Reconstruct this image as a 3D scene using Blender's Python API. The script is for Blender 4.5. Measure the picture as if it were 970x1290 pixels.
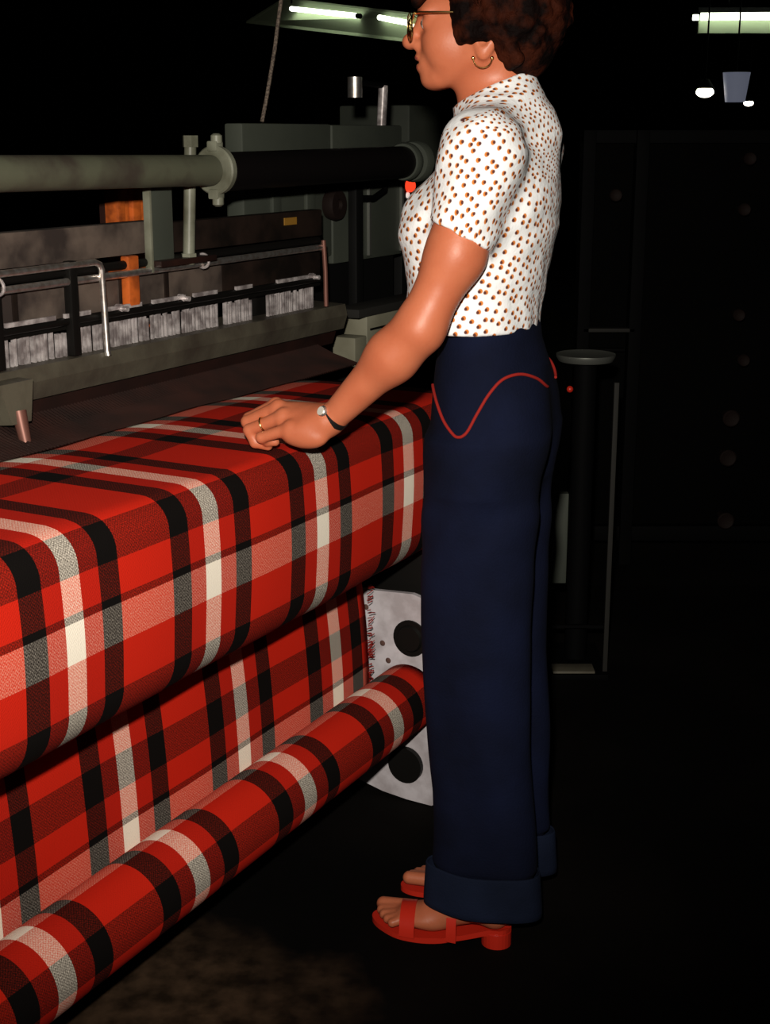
import bpy, bmesh, math, random
import numpy as np
from mathutils import Vector, Matrix
from mathutils.bvhtree import BVHTree
random.seed(7); rng = np.random.default_rng(7)
for o in list(bpy.data.objects): bpy.data.objects.remove(o)
SC = bpy.context.scene; COL = SC.collection
PI = math.pi

# ------------------------------------------------------------------ camera
F = 1792.0; H = 1.41                                   # focal length in px of a 970x1290 frame, eye height
PITCH = math.atan((645-168)/F)                         # horizon lies at y = 168
cam = bpy.data.cameras.new('camera'); co = bpy.data.objects.new('camera', cam); COL.objects.link(co)
cam.sensor_fit = 'VERTICAL'; cam.sensor_height = 36; cam.lens = 36*F/1290
cam.clip_start = .05; cam.clip_end = 100
co.location = (0, 0, H); co.rotation_euler = (PI/2-PITCH, 0, 0); SC.camera = co

# ------------------------------------------------------------------ light
wd = bpy.data.worlds.new('world'); SC.world = wd; wd.use_nodes = True
wd.node_tree.nodes['Background'].inputs[0].default_value = (.5, .55, .5, 1)
wd.node_tree.nodes['Background'].inputs[1].default_value = .002
fl = bpy.data.lights.new('camera_flash', 'SPOT'); fo = bpy.data.objects.new('camera_flash', fl); COL.objects.link(fo)
fl.energy = 305; fl.color = (1, .93, .82); fl.shadow_soft_size = .025; fl.spot_size = math.radians(72); fl.spot_blend = 1.0
fo.location = (-.045, .02, 1.585)
fo.rotation_euler = (Vector((-.26, 2.4, 1.12))-fo.location).to_track_quat('-Z', 'Y').to_euler()
SC.view_settings.view_transform = 'Standard'; SC.view_settings.look = 'None'
SC.view_settings.exposure = 0; SC.view_settings.gamma = 1; SC.view_settings.use_curve_mapping = False

# ------------------------------------------------------------------ helpers
def mat(name, col, rough=.6, metal=0, spec=.5, emit=0, noise=None, bump=0, bscale=80, trans=0, ior=1.45, coat=0):
    m = bpy.data.materials.new(name); m.use_nodes = True; nt = m.node_tree; b = nt.nodes['Principled BSDF']
    b.inputs['Base Color'].default_value = (*col, 1); b.inputs['Roughness'].default_value = rough
    b.inputs['Metallic'].default_value = metal; b.inputs['Specular IOR Level'].default_value = spec
    b.inputs['IOR'].default_value = ior; b.inputs['Transmission Weight'].default_value = trans
    b.inputs['Coat Weight'].default_value = coat
    if emit: b.inputs['Emission Color'].default_value = (*col, 1); b.inputs['Emission Strength'].default_value = emit
    tc = nt.nodes.new('ShaderNodeTexCoord')
    if noise:                                          # noise = (second colour, scale, low, high)
        n = nt.nodes.new('ShaderNodeTexNoise'); n.inputs['Scale'].default_value = noise[1]; n.inputs['Detail'].default_value = 6
        nt.links.new(tc.outputs['Object'], n.inputs['Vector'])
        r = nt.nodes.new('ShaderNodeValToRGB'); r.color_ramp.elements[0].position = noise[2]; r.color_ramp.elements[1].position = noise[3]
        r.color_ramp.elements[0].color = (*noise[0], 1); r.color_ramp.elements[1].color = (*col, 1)
        nt.links.new(n.outputs['Fac'], r.inputs[0]); nt.links.new(r.outputs[0], b.inputs['Base Color'])
    if bump:
        n2 = nt.nodes.new('ShaderNodeTexNoise'); n2.inputs['Scale'].default_value = bscale; n2.inputs['Detail'].default_value = 4
        nt.links.new(tc.outputs['Object'], n2.inputs['Vector'])
        bp = nt.nodes.new('ShaderNodeBump'); bp.inputs['Strength'].default_value = bump; bp.inputs['Distance'].default_value = .004
        nt.links.new(n2.outputs['Fac'], bp.inputs['Height']); nt.links.new(bp.outputs[0], b.inputs['Normal'])
    return m

class MB:
    """collects shapes into one mesh"""
    def __init__(s): s.v = []; s.f = []
    def add(s, vs, fs):
        k = len(s.v); s.v += [tuple(map(float, q)) for q in vs]; s.f += [tuple(k+i for i in f) for f in fs]; return s
    def box(s, a, b, bev=0.0):
        bm = bmesh.new(); bmesh.ops.create_cube(bm, size=1)
        a = Vector(a); b = Vector(b); c = (a+b)/2; d = b-a
        for q in bm.verts: q.co = Vector((q.co.x*d.x, q.co.y*d.y, q.co.z*d.z))+c
        if bev: bmesh.ops.bevel(bm, geom=list(bm.edges), offset=bev, segments=2, affect='EDGES', profile=.6)
        bm.verts.index_update()
        s.add([q.co for q in bm.verts], [[q.index for q in f.verts] for f in bm.faces]); bm.free(); return s
    def tube(s, pts, r, n=12, cap=True):
        pts = [Vector(q) for q in pts]; rr = r if isinstance(r, (list, tuple)) else [r]*len(pts)
        rings = []; up = None
        for i, q in enumerate(pts):
            t = (pts[min(i+1, len(pts)-1)]-pts[max(i-1, 0)]).normalized()
            if up is None: up = Vector((0, 0, 1)) if abs(t.z) < .9 else Vector((1, 0, 0))
            a = t.cross(up)
            if a.length < 1e-6: a = t.orthogonal()
            a.normalize(); b = a.cross(t).normalized(); up = b
            rings.append([q+(a*math.cos(2*PI*j/n)+b*math.sin(2*PI*j/n))*rr[i] for j in range(n)])
        vs = [q for R_ in rings for q in R_]; fs = []
        for i in range(len(pts)-1):
            for j in range(n): fs.append((i*n+j, i*n+(j+1) % n, (i+1)*n+(j+1) % n, (i+1)*n+j))
        if cap: fs.append(tuple(range(n))[::-1]); fs.append(tuple((len(pts)-1)*n+j for j in range(n)))
        return s.add(vs, fs)
    def lathe(s, prof, axis, org, n=24):
        """prof: (distance along the axis, radius)"""
        ax = Vector(axis).normalized(); a = ax.orthogonal().normalized(); b = ax.cross(a); org = Vector(org)
        vs = [org+ax*h+(a*math.cos(2*PI*j/n)+b*math.sin(2*PI*j/n))*max(r, 1e-4) for h, r in prof for j in range(n)]; fs = []
        for i in range(len(prof)-1):
            for j in range(n): fs.append((i*n+j, i*n+(j+1) % n, (i+1)*n+(j+1) % n, (i+1)*n+j))
        fs.append(tuple(range(n))[::-1]); fs.append(tuple((len(prof)-1)*n+j for j in range(n)))
        return s.add(vs, fs)
    def torus(s, c, axis, R, r, a0=0, a1=2*PI, n=32, m=8, ref=None):
        ax = Vector(axis).normalized(); a = Vector(ref).normalized() if ref else ax.orthogonal().normalized(); b = ax.cross(a); c = Vector(c)
        full = abs(a1-a0-2*PI) < 1e-6
        pts = [c+(a*math.cos(a0+(a1-a0)*i/n)+b*math.sin(a0+(a1-a0)*i/n))*R for i in range(n+1)]
        return s.tube(pts, r, m, cap=not full)
    def ball(s, c, r, n=12, sc=(1, 1, 1)):
        bm = bmesh.new(); bmesh.ops.create_uvsphere(bm, u_segments=n, v_segments=max(6, n*2//3), radius=r)
        bm.verts.index_update()
        s.add([(q.co.x*sc[0]+c[0], q.co.y*sc[1]+c[1], q.co.z*sc[2]+c[2]) for q in bm.verts], [[q.index for q in f.verts] for f in bm.faces]); bm.free(); return s
    def prism(s, poly, a, b, plane='yz'):
        """outline in a plane, extruded from a to b along the third axis"""
        def P(q, h): return (h, q[0], q[1]) if plane == 'yz' else ((q[0], h, q[1]) if plane == 'xz' else (q[0], q[1], h))
        n = len(poly); vs = [P(q, a) for q in poly]+[P(q, b) for q in poly]
        return s.add(vs, [tuple(range(n)), tuple(range(n, 2*n))[::-1]]+[(i, n+i, n+(i+1) % n, (i+1) % n) for i in range(n)])
    def build(s, name, m, parent=None, smooth=True, ang=40):
        me = bpy.data.meshes.new(name); me.from_pydata(s.v, [], s.f)
        bm = bmesh.new(); bm.from_mesh(me); bmesh.ops.recalc_face_normals(bm, faces=bm.faces); bm.to_mesh(me); bm.free()
        return link(name, me, m, parent, smooth, ang)

def link(name, me, m, parent=None, smooth=True, ang=40):
    for q in (m if isinstance(m, (list, tuple)) else [m]): me.materials.append(q)
    o = bpy.data.objects.new(name, me); COL.objects.link(o)
    if smooth:
        me.polygons.foreach_set('use_smooth', np.ones(len(me.polygons), bool))
        if ang: me.set_sharp_from_angle(angle=math.radians(ang))
    if parent: o.parent = parent
    return o
def tag(o, label=None, cat=None, group=None, kind=None):
    if label: o['label'] = label
    if cat: o['category'] = cat
    if group: o['group'] = group
    if kind: o['kind'] = kind
    return o
def empty(name, loc, rz=0, label=None, cat=None, group=None):
    o = bpy.data.objects.new(name, None); COL.objects.link(o); o.location = loc; o.rotation_euler = (0, 0, rz); o.empty_display_size = .1
    return tag(o, label, cat, group)

# loom frame: x runs along the loom (away from the camera, to the right), y into the loom, z up
ANG = math.atan((1500-485)/math.hypot(F, 645-168))
D = Vector((math.sin(ANG), math.cos(ANG), 0)); NB = Vector((-D.y, D.x, 0)); LROT = math.atan2(D.y, D.x)
O = Vector((-.120, 2.329, 0))
def LW(u, w, z): return O+D*u+NB*w+Vector((0, 0, z))

# ------------------------------------------------------------------ materials
M = {}
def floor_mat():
    m = mat('dark_floor', (.0040, .0030, .0025), .9, spec=.08, noise=((.0016, .0013, .0012), 2.3, .42, .62), bump=.35, bscale=30)
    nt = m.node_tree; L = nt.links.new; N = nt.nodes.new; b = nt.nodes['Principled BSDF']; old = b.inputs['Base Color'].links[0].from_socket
    tc = N('ShaderNodeTexCoord'); mp = N('ShaderNodeMapping'); mp.inputs['Location'].default_value = (.40, -2.06, 0); L(tc.outputs['Object'], mp.inputs[0])  # brown patch around one spot of the dark floor, edge broken by noise
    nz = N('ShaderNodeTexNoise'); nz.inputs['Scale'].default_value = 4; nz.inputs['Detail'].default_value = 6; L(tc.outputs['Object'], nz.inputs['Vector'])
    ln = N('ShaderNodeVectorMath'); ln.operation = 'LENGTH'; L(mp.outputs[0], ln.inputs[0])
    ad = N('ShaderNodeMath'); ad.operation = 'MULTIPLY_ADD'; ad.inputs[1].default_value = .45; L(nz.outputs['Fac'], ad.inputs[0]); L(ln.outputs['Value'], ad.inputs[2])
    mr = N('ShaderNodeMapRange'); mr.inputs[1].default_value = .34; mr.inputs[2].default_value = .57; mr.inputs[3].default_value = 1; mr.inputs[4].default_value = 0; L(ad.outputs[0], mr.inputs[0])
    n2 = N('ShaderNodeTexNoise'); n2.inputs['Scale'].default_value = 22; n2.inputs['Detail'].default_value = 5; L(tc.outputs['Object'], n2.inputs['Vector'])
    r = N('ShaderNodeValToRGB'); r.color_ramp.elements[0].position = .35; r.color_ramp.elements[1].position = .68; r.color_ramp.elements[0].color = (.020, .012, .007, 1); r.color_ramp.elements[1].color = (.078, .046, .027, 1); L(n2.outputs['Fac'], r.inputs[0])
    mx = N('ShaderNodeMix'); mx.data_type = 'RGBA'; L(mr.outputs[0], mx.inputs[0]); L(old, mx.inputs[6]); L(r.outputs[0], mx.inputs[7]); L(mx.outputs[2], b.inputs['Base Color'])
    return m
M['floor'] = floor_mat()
M['dark_wall'] = mat('dark_wall_paint', (.0022, .0022, .0022), .95, spec=.05, noise=((.0012, .0012, .0012), 1.5, .3, .7))
M['ceil'] = mat('dark_ceiling', (.004, .003, .004), .95, spec=.05)
M['paleiron'] = mat('pale_green_enamel', (.20, .205, .155), .45, noise=((.10, .10, .07), 14, .35, .6), bump=.15, bscale=40)
M['pipe'] = mat('grey_green_pipe_paint', (.095, .098, .066), .5, noise=((.055, .045, .035), 9, .36, .56), bump=.2, bscale=30)
M['blackpipe'] = mat('black_pipe_paint', (.005, .004, .004), .45, spec=.2)
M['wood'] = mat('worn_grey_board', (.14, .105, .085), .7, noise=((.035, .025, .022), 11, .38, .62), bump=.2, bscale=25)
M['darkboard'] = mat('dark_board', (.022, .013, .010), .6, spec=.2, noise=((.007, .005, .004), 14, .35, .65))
M['chrome'] = mat('worn_chrome', (.92, .90, .87), .36, .95, noise=((.70, .62, .56), 70, .38, .6))
M['steel'] = mat('dull_steel', (.74, .68, .68), .35, .4, noise=((.28, .24, .24), 45, .38, .64))
M['iron'] = mat('black_iron', (.005, .0045, .004), .5, spec=.25)
M['race'] = mat('greasy_grey_green_iron', (.10, .09, .065), .5, noise=((.05, .04, .03), 10, .35, .65), bump=.15)
M['brown'] = mat('oily_brown_iron', (.026, .0085, .006), .5, noise=((.011, .005, .004), 12, .3, .7))
M['copper'] = mat('copper_tone_rod', (.20, .085, .065), .45, .4)
M['orange'] = mat('orange_varnished_wood', (.62, .13, .02), .5, noise=((.25, .05, .01), 30, .35, .6))
M['amber'] = mat('amber_tag', (.30, .15, .02), .6)
M['white_plate'] = mat('white_painted_plate', (.62, .58, .62), .5, noise=((.42, .38, .40), 18, .36, .6), bump=.1)
M['rust'] = mat('rust_spot', (.10, .05, .04), .9)
M['cabinet'] = mat('grey_green_cabinet', (.060, .068, .053), .6, noise=((.045, .052, .042), 6, .3, .7))
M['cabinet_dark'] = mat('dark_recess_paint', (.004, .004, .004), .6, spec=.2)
M['cream'] = mat('cream_grey_enamel', (.28, .27, .20), .55, noise=((.18, .17, .12), 8, .3, .65))
M['cable'] = mat('grey_cable', (.22, .17, .13), .6, noise=((.08, .06, .05), 200, .4, .6))
M['redlamp'] = mat('red_signal_lamp', (1, .06, .02), .3, emit=1.1)
M['whitelamp'] = mat('small_white_lamp', (1, .85, .8), .3, emit=.5)
M['tube_on'] = mat('lit_fluorescent_tube', (.92, 1, .80), .4, emit=5)
M['shade_green'] = mat('pale_green_reflector', (.36, .43, .28), .8)
M['bulb_on'] = mat('lit_bulb', (1, .93, .75), .4, emit=9)
M['blue_cup_glow'] = mat('blue_grey_cup_glow', (.55, .60, .80), .6, emit=.12)  # not a lamp: weak glow added so the cup stands out
M['blackmetal'] = mat('black_enamel', (.0020, .0020, .0022), .7, spec=.06)
M['dimsteel'] = mat('dim_steel', (.30, .31, .28), .35, .8)
M['dimgrey'] = mat('dim_grey_paint', (.022, .021, .019), .7, spec=.2)
M['bobbin'] = mat('brown_bobbin', (.012, .007, .006), .7, spec=.15)
M['skin'] = mat('tanned_skin', (.52, .155, .075), .45, spec=.45, noise=((.46, .125, .058), 22, .3, .7), bump=.06, bscale=220)
b_ = M['skin'].node_tree.nodes['Principled BSDF']; b_.inputs['Subsurface Weight'].default_value = .06; b_.inputs['Subsurface Radius'].default_value = (.01, .004, .002)
M['lip'] = mat('lips', (.36, .07, .055), .4)
M['nail'] = mat('nail', (.62, .28, .20), .3)
M['eyewhite'] = mat('eye_white', (.65, .6, .55), .3)
M['iris'] = mat('dark_iris', (.03, .02, .015), .2)
M['hair'] = mat('dark_auburn_hair', (.036, .0075, .003), .75, spec=.06, noise=((.0030, .0012, .0010), 26, .40, .62), bump=1.0, bscale=120)
M['gold'] = mat('gold_metal', (.85, .58, .22), .22, 1)
M['glass'] = mat('tinted_lens', (.80, .62, .42), .02, trans=1, ior=1.1)
M['watchdial'] = mat('silver_watch_dial', (.8, .78, .7), .3, .3)
M['leather'] = mat('black_leather', (.008, .007, .007), .5)
M['redpipe'] = mat('red_piping', (.26, .014, .010), .8, spec=.2)
M['redleather'] = mat('red_leather', (.55, .025, .012), .30)
M['tansole'] = mat('tan_insole', (.32, .10, .05), .6)

def jean_mat(name, c1, c2):
    m = mat(name, c1, .9, spec=.15, noise=(c2, 7, .35, .68), bump=.25, bscale=260); return m
M['denim'] = jean_mat('navy_denim', (.0036, .0060, .0225), (.0018, .0030, .011))
M['denim_cuff'] = jean_mat('faded_navy_denim', (.0085, .0135, .034), (.0045, .0075, .019))

def plaid():
    """woven plaid: warp colour from U, weft colour from V (both in metres), interlaced thread by thread"""
    m = bpy.data.materials.new('red_plaid_wool'); m.use_nodes = True; nt = m.node_tree; b = nt.nodes['Principled BSDF']
    L = nt.links.new; N = nt.nodes.new
    uv = N('ShaderNodeUVMap'); uv.uv_map = 'UVMap'; sp = N('ShaderNodeSeparateXYZ'); L(uv.outputs[0], sp.inputs[0])
    Wc, Rc, Kc, Qc = (.975, .945, .895), (.815, .250, .175), (.150, .135, .130), (.745, .225, .17)   # cube roots of the yarn colours
    def ramp(src, period, seq):
        a = N('ShaderNodeMath'); a.operation = 'DIVIDE'; a.inputs[1].default_value = period; L(src, a.inputs[0])
        f = N('ShaderNodeMath'); f.operation = 'FRACT'; L(a.outputs[0], f.inputs[0])
        r = N('ShaderNodeValToRGB'); r.color_ramp.interpolation = 'CONSTANT'; el = r.color_ramp.elements
        tot = sum(q[0] for q in seq); t = 0
        for i, (w, c) in enumerate(seq):
            e = el[i] if i < 2 else el.new(t/tot)
            e.position = t/tot; e.color = (*c, 1); t += w
        L(f.outputs[0], r.inputs[0]); return r.outputs[0]
    warp = ramp(sp.outputs[0], WARP, [(.038, Wc), (.038, Qc), (.042, Kc), (.118, Rc), (.044, Kc), (.038, Qc)])
    weft = ramp(sp.outputs[1], WEFT, [(.055, Wc), (.070, Rc), (.060, Kc), (.190, Rc), (.060, Kc), (.050, Rc), (.013, Kc)])
    # interlacing: fine threads in both directions, a little uneven
    def wave(src, per):
        a = N('ShaderNodeMath'); a.operation = 'MULTIPLY'; a.inputs[1].default_value = 2*PI/per; L(src, a.inputs[0])
        s_ = N('ShaderNodeMath'); s_.operation = 'SINE'; L(a.outputs[0], s_.inputs[0]); return s_.outputs[0]
    pr = N('ShaderNodeMath'); pr.operation = 'MULTIPLY'; L(wave(sp.outputs[0], .0052), pr.inputs[0]); L(wave(sp.outputs[1], .0052), pr.inputs[1])
    nz = N('ShaderNodeTexNoise'); nz.inputs['Scale'].default_value = 420; nz.inputs['Detail'].default_value = 2; L(uv.outputs[0], nz.inputs['Vector'])
    ad = N('ShaderNodeMath'); ad.operation = 'MULTIPLY_ADD'; ad.inputs[1].default_value = .14; ad.inputs[2].default_value = .345; L(pr.outputs[0], ad.inputs[0])
    nn = N('ShaderNodeMath'); nn.operation = 'MULTIPLY_ADD'; nn.inputs[1].default_value = .9; nn.inputs[2].default_value = -.45; L(nz.outputs['Fac'], nn.inputs[0])
    fac = N('ShaderNodeMath'); fac.operation = 'ADD'; fac.use_clamp = True; L(ad.outputs[0], fac.inputs[0]); L(nn.outputs[0], fac.inputs[1])
    mx = N('ShaderNodeMix'); mx.data_type = 'RGBA'; L(fac.outputs[0], mx.inputs[0]); L(warp, mx.inputs[6]); L(weft, mx.inputs[7])
    g = N('ShaderNodeGamma'); g.inputs[1].default_value = 3; L(mx.outputs[2], g.inputs[0]); L(g.outputs[0], b.inputs['Base Color'])
    b.inputs['Roughness'].default_value = .95; b.inputs['Specular IOR Level'].default_value = .1
    bp = N('ShaderNodeBump'); bp.inputs['Strength'].default_value = .35; bp.inputs['Distance'].default_value = .002
    L(fac.outputs[0], bp.inputs['Height']); L(bp.outputs[0], b.inputs['Normal'])
    return m
WARP, WEFT = .318, .498
M['plaid'] = plaid()

def print_mat():
    """white cotton printed with small brown and orange sprigs"""
    m = bpy.data.materials.new('sprig_print_cotton'); m.use_nodes = True; nt = m.node_tree; b = nt.nodes['Principled BSDF']
    L = nt.links.new; N = nt.nodes.new
    uv = N('ShaderNodeUVMap'); uv.uv_map = 'UVMap'
    def spots(off, sc, lo, hi):
        mp = N('ShaderNodeMapping'); mp.inputs['Location'].default_value = (*off, 0); mp.inputs['Scale'].default_value = (sc, sc*.80, 1); mp.inputs['Rotation'].default_value = (0, 0, .5)
        L(uv.outputs[0], mp.inputs[0])
        v = N('ShaderNodeTexVoronoi'); v.voronoi_dimensions = '2D'; v.inputs['Scale'].default_value = 1; v.inputs['Randomness'].default_value = .5
        L(mp.outputs[0], v.inputs['Vector'])
        mr = N('ShaderNodeMapRange'); mr.inputs[1].default_value = lo; mr.inputs[2].default_value = hi; mr.inputs[3].default_value = 1; mr.inputs[4].default_value = 0
        L(v.outputs['Distance'], mr.inputs[0]); return mr.outputs[0]
    S = 80
    m1 = N('ShaderNodeMix'); m1.data_type = 'RGBA'; m1.inputs[6].default_value = (.84, .85, .87, 1); m1.inputs[7].default_value = (.62, .19, .03, 1); L(spots((0, 0), S, .20, .29), m1.inputs[0])
    m2 = N('ShaderNodeMix'); m2.data_type = 'RGBA'; L(m1.outputs[2], m2.inputs[6]); m2.inputs[7].default_value = (.10, .028, .022, 1); L(spots((.10, .13), S, .13, .22), m2.inputs[0])
    L(m2.outputs[2], b.inputs['Base Color']); b.inputs['Roughness'].default_value = .85; b.inputs['Specular IOR Level'].default_value = .2
    tc = N('ShaderNodeTexCoord'); nz = N('ShaderNodeTexNoise'); nz.inputs['Scale'].default_value = 20; nz.inputs['Detail'].default_value = 5; L(tc.outputs['Object'], nz.inputs['Vector'])
    bp = N('ShaderNodeBump'); bp.inputs['Strength'].default_value = .6; bp.inputs['Distance'].default_value = .010; L(nz.outputs['Fac'], bp.inputs['Height']); L(bp.outputs[0], b.inputs['Normal'])
    return m
M['print'] = print_mat()

# ------------------------------------------------------------------ the hall
def struct(name, mb, m): o = mb.build(name, m, smooth=False); o['kind'] = 'structure'; return o
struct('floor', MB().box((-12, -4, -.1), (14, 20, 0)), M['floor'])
struct('ceiling', MB().box((-12, -4, 3.6), (14, 20, 3.75)), M['ceil'])
struct('wall_back', MB().box((-12, 20, 0), (14, 20.2, 3.6)), M['dark_wall'])
struct('wall_left', MB().box((-12.2, -4, 0), (-12, 20, 3.6)), M['dark_wall'])
struct('wall_right', MB().box((14, -4, 0), (14.2, 20, 3.6)), M['dark_wall'])
struct('wall_front', MB().box((-12, -4.2, 0), (14, -4, 3.6)), M['dark_wall'])
struct('trim_1', MB().box((-12, 9.0, 3.25), (14, 9.25, 3.6)), M['ceil'])

# ------------------------------------------------------------------ cloth on the loom
def fabric(name, prof, us, parent=None, drift=None, thick=.003):
    """prof: list of (y, z, weft position) in the loom frame; swept along u"""
    nu, npf = len(us), len(prof); vs = []; fs = []; uvs = []
    for u in us:
        for (y, z, s) in prof:
            dy, dz = drift(u, y, z) if drift else (0, 0); vs.append((u, y+dy, z+dz)); uvs.append((u-U0, s))
    for i in range(nu-1):
        for j in range(npf-1): fs.append((i*npf+j, i*npf+j+1, (i+1)*npf+j+1, (i+1)*npf+j))
    me = bpy.data.meshes.new(name); me.from_pydata(vs, [], fs)
    uvl = me.uv_layers.new(name='UVMap')
    idx = np.zeros(len(me.loops), int); me.loops.foreach_get('vertex_index', idx)
    uvl.data.foreach_set('uv', np.array(uvs)[idx].ravel().astype(np.float32))
    o = link(name, me, M['plaid'], parent, True, None)
    if thick: md = o.modifiers.new('thickness', 'SOLIDIFY'); md.thickness = thick; md.offset = -1
    return o
U0 = -.634                                            # left edge of a white warp stripe
ULEFT, URIGHT = -1.35, .60
us = np.linspace(ULEFT, URIGHT, 90); us2 = np.linspace(ULEFT, .462, 80)
cloth = empty('plaid_fabric', LW(0, 0, 0), LROT, 'red, black and white plaid wool cloth stretched over the front beam of the loom', 'fabric')
WC = .0275                                            # middle of the white weft band
pr_ = []                                              # going from the fell over the beam and down the front
for y in np.linspace(.405, .052, 22): pr_.append((y, .902-.006*max(0, (y-.30)/.10)**2, WC-(.10+.0754+(y-.048))))
for a in np.linspace(0, PI/2, 10)[1:]: pr_.append((.048-.048*math.sin(a), .854+.048*math.cos(a), WC-(.10+.0754)+.048*a))
for z in np.linspace(.84, .67, 10): pr_.append((-.004*math.sin((.854-z)/.19*PI), z, WC+(.754-z)))
for a in np.linspace(0, PI/2*1.05, 12)[1:]: pr_.append((.075-.075*math.cos(a), .66-.075*math.sin(a), WC+(.754-.66)+.075*a))
def ripple(u, y, z):
    f = .0016*math.sin(u*9+z*7)+.0010*math.sin(u*23+z*3); return (f, f*.6 if y > .05 else 0)
fabric('beam_cover', pr_, us, cloth, ripple)
# sheet hanging behind down to the roll
RC0, RC1 = (.120, .211), (.088, .252)                 # roll centre (y, z) at u = -.59 and u = .31
RR = .070
def rc(u): t = (u+.59)/.90; return (RC0[0]+(RC1[0]-RC0[0])*t, RC0[1]+(RC1[1]-RC0[1])*t)
sh = []
for t in np.linspace(0, 1, 14):
    sh.append((RR+.001+.020*(1-t)**2, t, WC+WEFT-.30*(1-t)+.050))
def shdrift(u, y, t):
    c = rc(u); zt, zb = .530, c[1]; return (c[0]+.002*math.sin(u*14), (zt+(zb-zt)*t)-t)
fabric('hanging_sheet', sh, us2, cloth, shdrift)
# dark warp sheet between the fell of the cloth and the reed
wp = [(.46, .891, .0), (.50, .915, .0), (.56, .948, .0)]
mb = MB(); 
for i, u in enumerate(np.arange(ULEFT, .86, .009)):
    mb.tube([(u, .402, .894), (u, .47, .912), (u, .575, .955)], .0028, 4)
tag(mb.build('warp_threads', M['brown'], cloth, True, 60), kind='stuff')
# frayed selvage
mb = MB()
for i in range(60):
    z = .27+.24*random.random(); c = rc(.462); a = random.uniform(-.5, .5); l_ = random.uniform(.006, .02)
    y = c[0]+RR+.006*random.random()
    mb.tube([(.460, y, z), (.460+l_*.6, y-.002, z+a*l_*.4), (.460+l_, y-.004, z+a*l_)], .0011, 4)
tag(mb.build('selvage_fringe', M['redpipe'], cloth), kind='stuff')

roll = empty('cloth_roll', LW(0, 0, 0), LROT, 'finished plaid cloth wound on the low roll near the floor', 'cloth roll')
rp = []
for i in range(49):
    a = 2*PI*i/48; rr = RR+.0012*a/(2*PI)
    rp.append((rr*math.cos(a), rr*math.sin(a), a))
ring_w = lambda a: WC+.010+(a-math.radians(115))*(-RR*1.0)   # white weft band lies at the top of the roll
prof = [(y, z, -0.0) for y, z, a in rp]
prof = [(rp[i][0], rp[i][1], WC+RR*1.02*(rp[i][2]-math.radians(62))) for i in range(49)]
fabric('wound_cloth', prof, np.linspace(ULEFT, .500, 60), roll, lambda u, y, z: rc(u), .002)
for ue, s_ in ((ULEFT, -1), (.500, 1)):
    c = rc(ue); MB().lathe([(-.004*s_, RR-.001), (0, RR-.001), (0, .028), (.03*s_, .026), (.03*s_, .001)], (1, 0, 0), (ue, *c), 28).build('core', M['iron'], roll)

# ------------------------------------------------------------------ the loom
loom = empty('power_loom', LW(0, 0, 0), LROT, 'big power loom with grey-green pipe, boards and rods weaving the plaid cloth', 'loom')
def at(x, y, w):
    """pixel of the photograph -> point of the loom frame on the vertical plane at depth w"""
    a = (x-485)/F; b = (645-y)/F
    r = Vector((a, math.cos(PITCH)+math.sin(PITCH)*b, -math.sin(PITCH)+math.cos(PITCH)*b))
    C_ = Vector((0, 0, H)); t = (w-(C_-O).dot(NB))/r.dot(NB); P = C_+r*t-O
    return Vector((P.dot(D), w, P.z))
UL = -1.3
# beams inside the cloth
MB().box((UL, .012, .70), (.60, .40, .885), .03).build('breast_beam', M['iron'], loom)
MB().lathe([(0, .071), (1.9, .071)], (1, 0, 0), (UL, .082, .66), 28).build('take_up_roller', M['iron'], loom)
# end plate
pl = [(.30, .452), (.285, .464), (.09, .476), (.064, .470), (.060, .290), (.030, .222), (.012, .172), (.022, .012), (.040, .002), (.10, .003), (.16, .009), (.215, .022), (.30, .065)]
ep = MB().prism(pl, .532, .544).build('end_plate', M['white_plate'], loom, False)
MB().lathe([(0, .040), (-.004, .040), (-.004, .030), (-.010, .026), (-.010, .001)], (1, 0, 0), (.5315, .092, .378), 28).build('shaft_hub', M['iron'], ep)
MB().lathe([(0, .040), (-.012, .040), (-.012, .001)], (1, 0, 0), (.5315, .100, .088), 28).build('shaft_hub', M['iron'], ep)
for (y, z) in ((.160, .355), (.146, .318), (.20, .43)): MB().ball((.5310, y, z), .0065, 8, (.3, 1, 1)).build('bolt', M['rust'], ep)
# side frame under the loom
mb = MB(); mb.box((.58, .02, 0), (.66, .22, .86), .01); mb.box((.58, .22, 0), (.68, 1.1, .12), .01); mb.box((.58, .95, 0), (.68, 1.1, 1.15), .01); mb.box((.58, .22, .70), (.66, 1.0, .82), .01)
mb.build('side_frame', M['iron'], loom)
mb = MB(); mb.box((UL, .95, 0), (UL+.10, 1.1, 1.15), .01); mb.box((UL, .10, 0), (UL+.10, 1.0, .12), .01); mb.box((UL, .10, .1), (UL+.08, .25, .86), .01)
mb.build('side_frame', M['iron'], loom)
# race board and its lip
mb = MB(); mb.prism([(.500, 1.016), (.494, .990), (.505, .957), (.60, .950), (.60, 1.020)], UL, .965); mb.build('race_board', M['race'], loom, True, 20)
MB().prism([(.505, .955), (.515, .925), (.60, .915), (.60, .948)], UL, .93).build('race_lip', M['brown'], loom, True, 20)
MB().box((UL, .62, .86), (.93, .66, .95)).build('back_board', M['brown'], loom)
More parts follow.
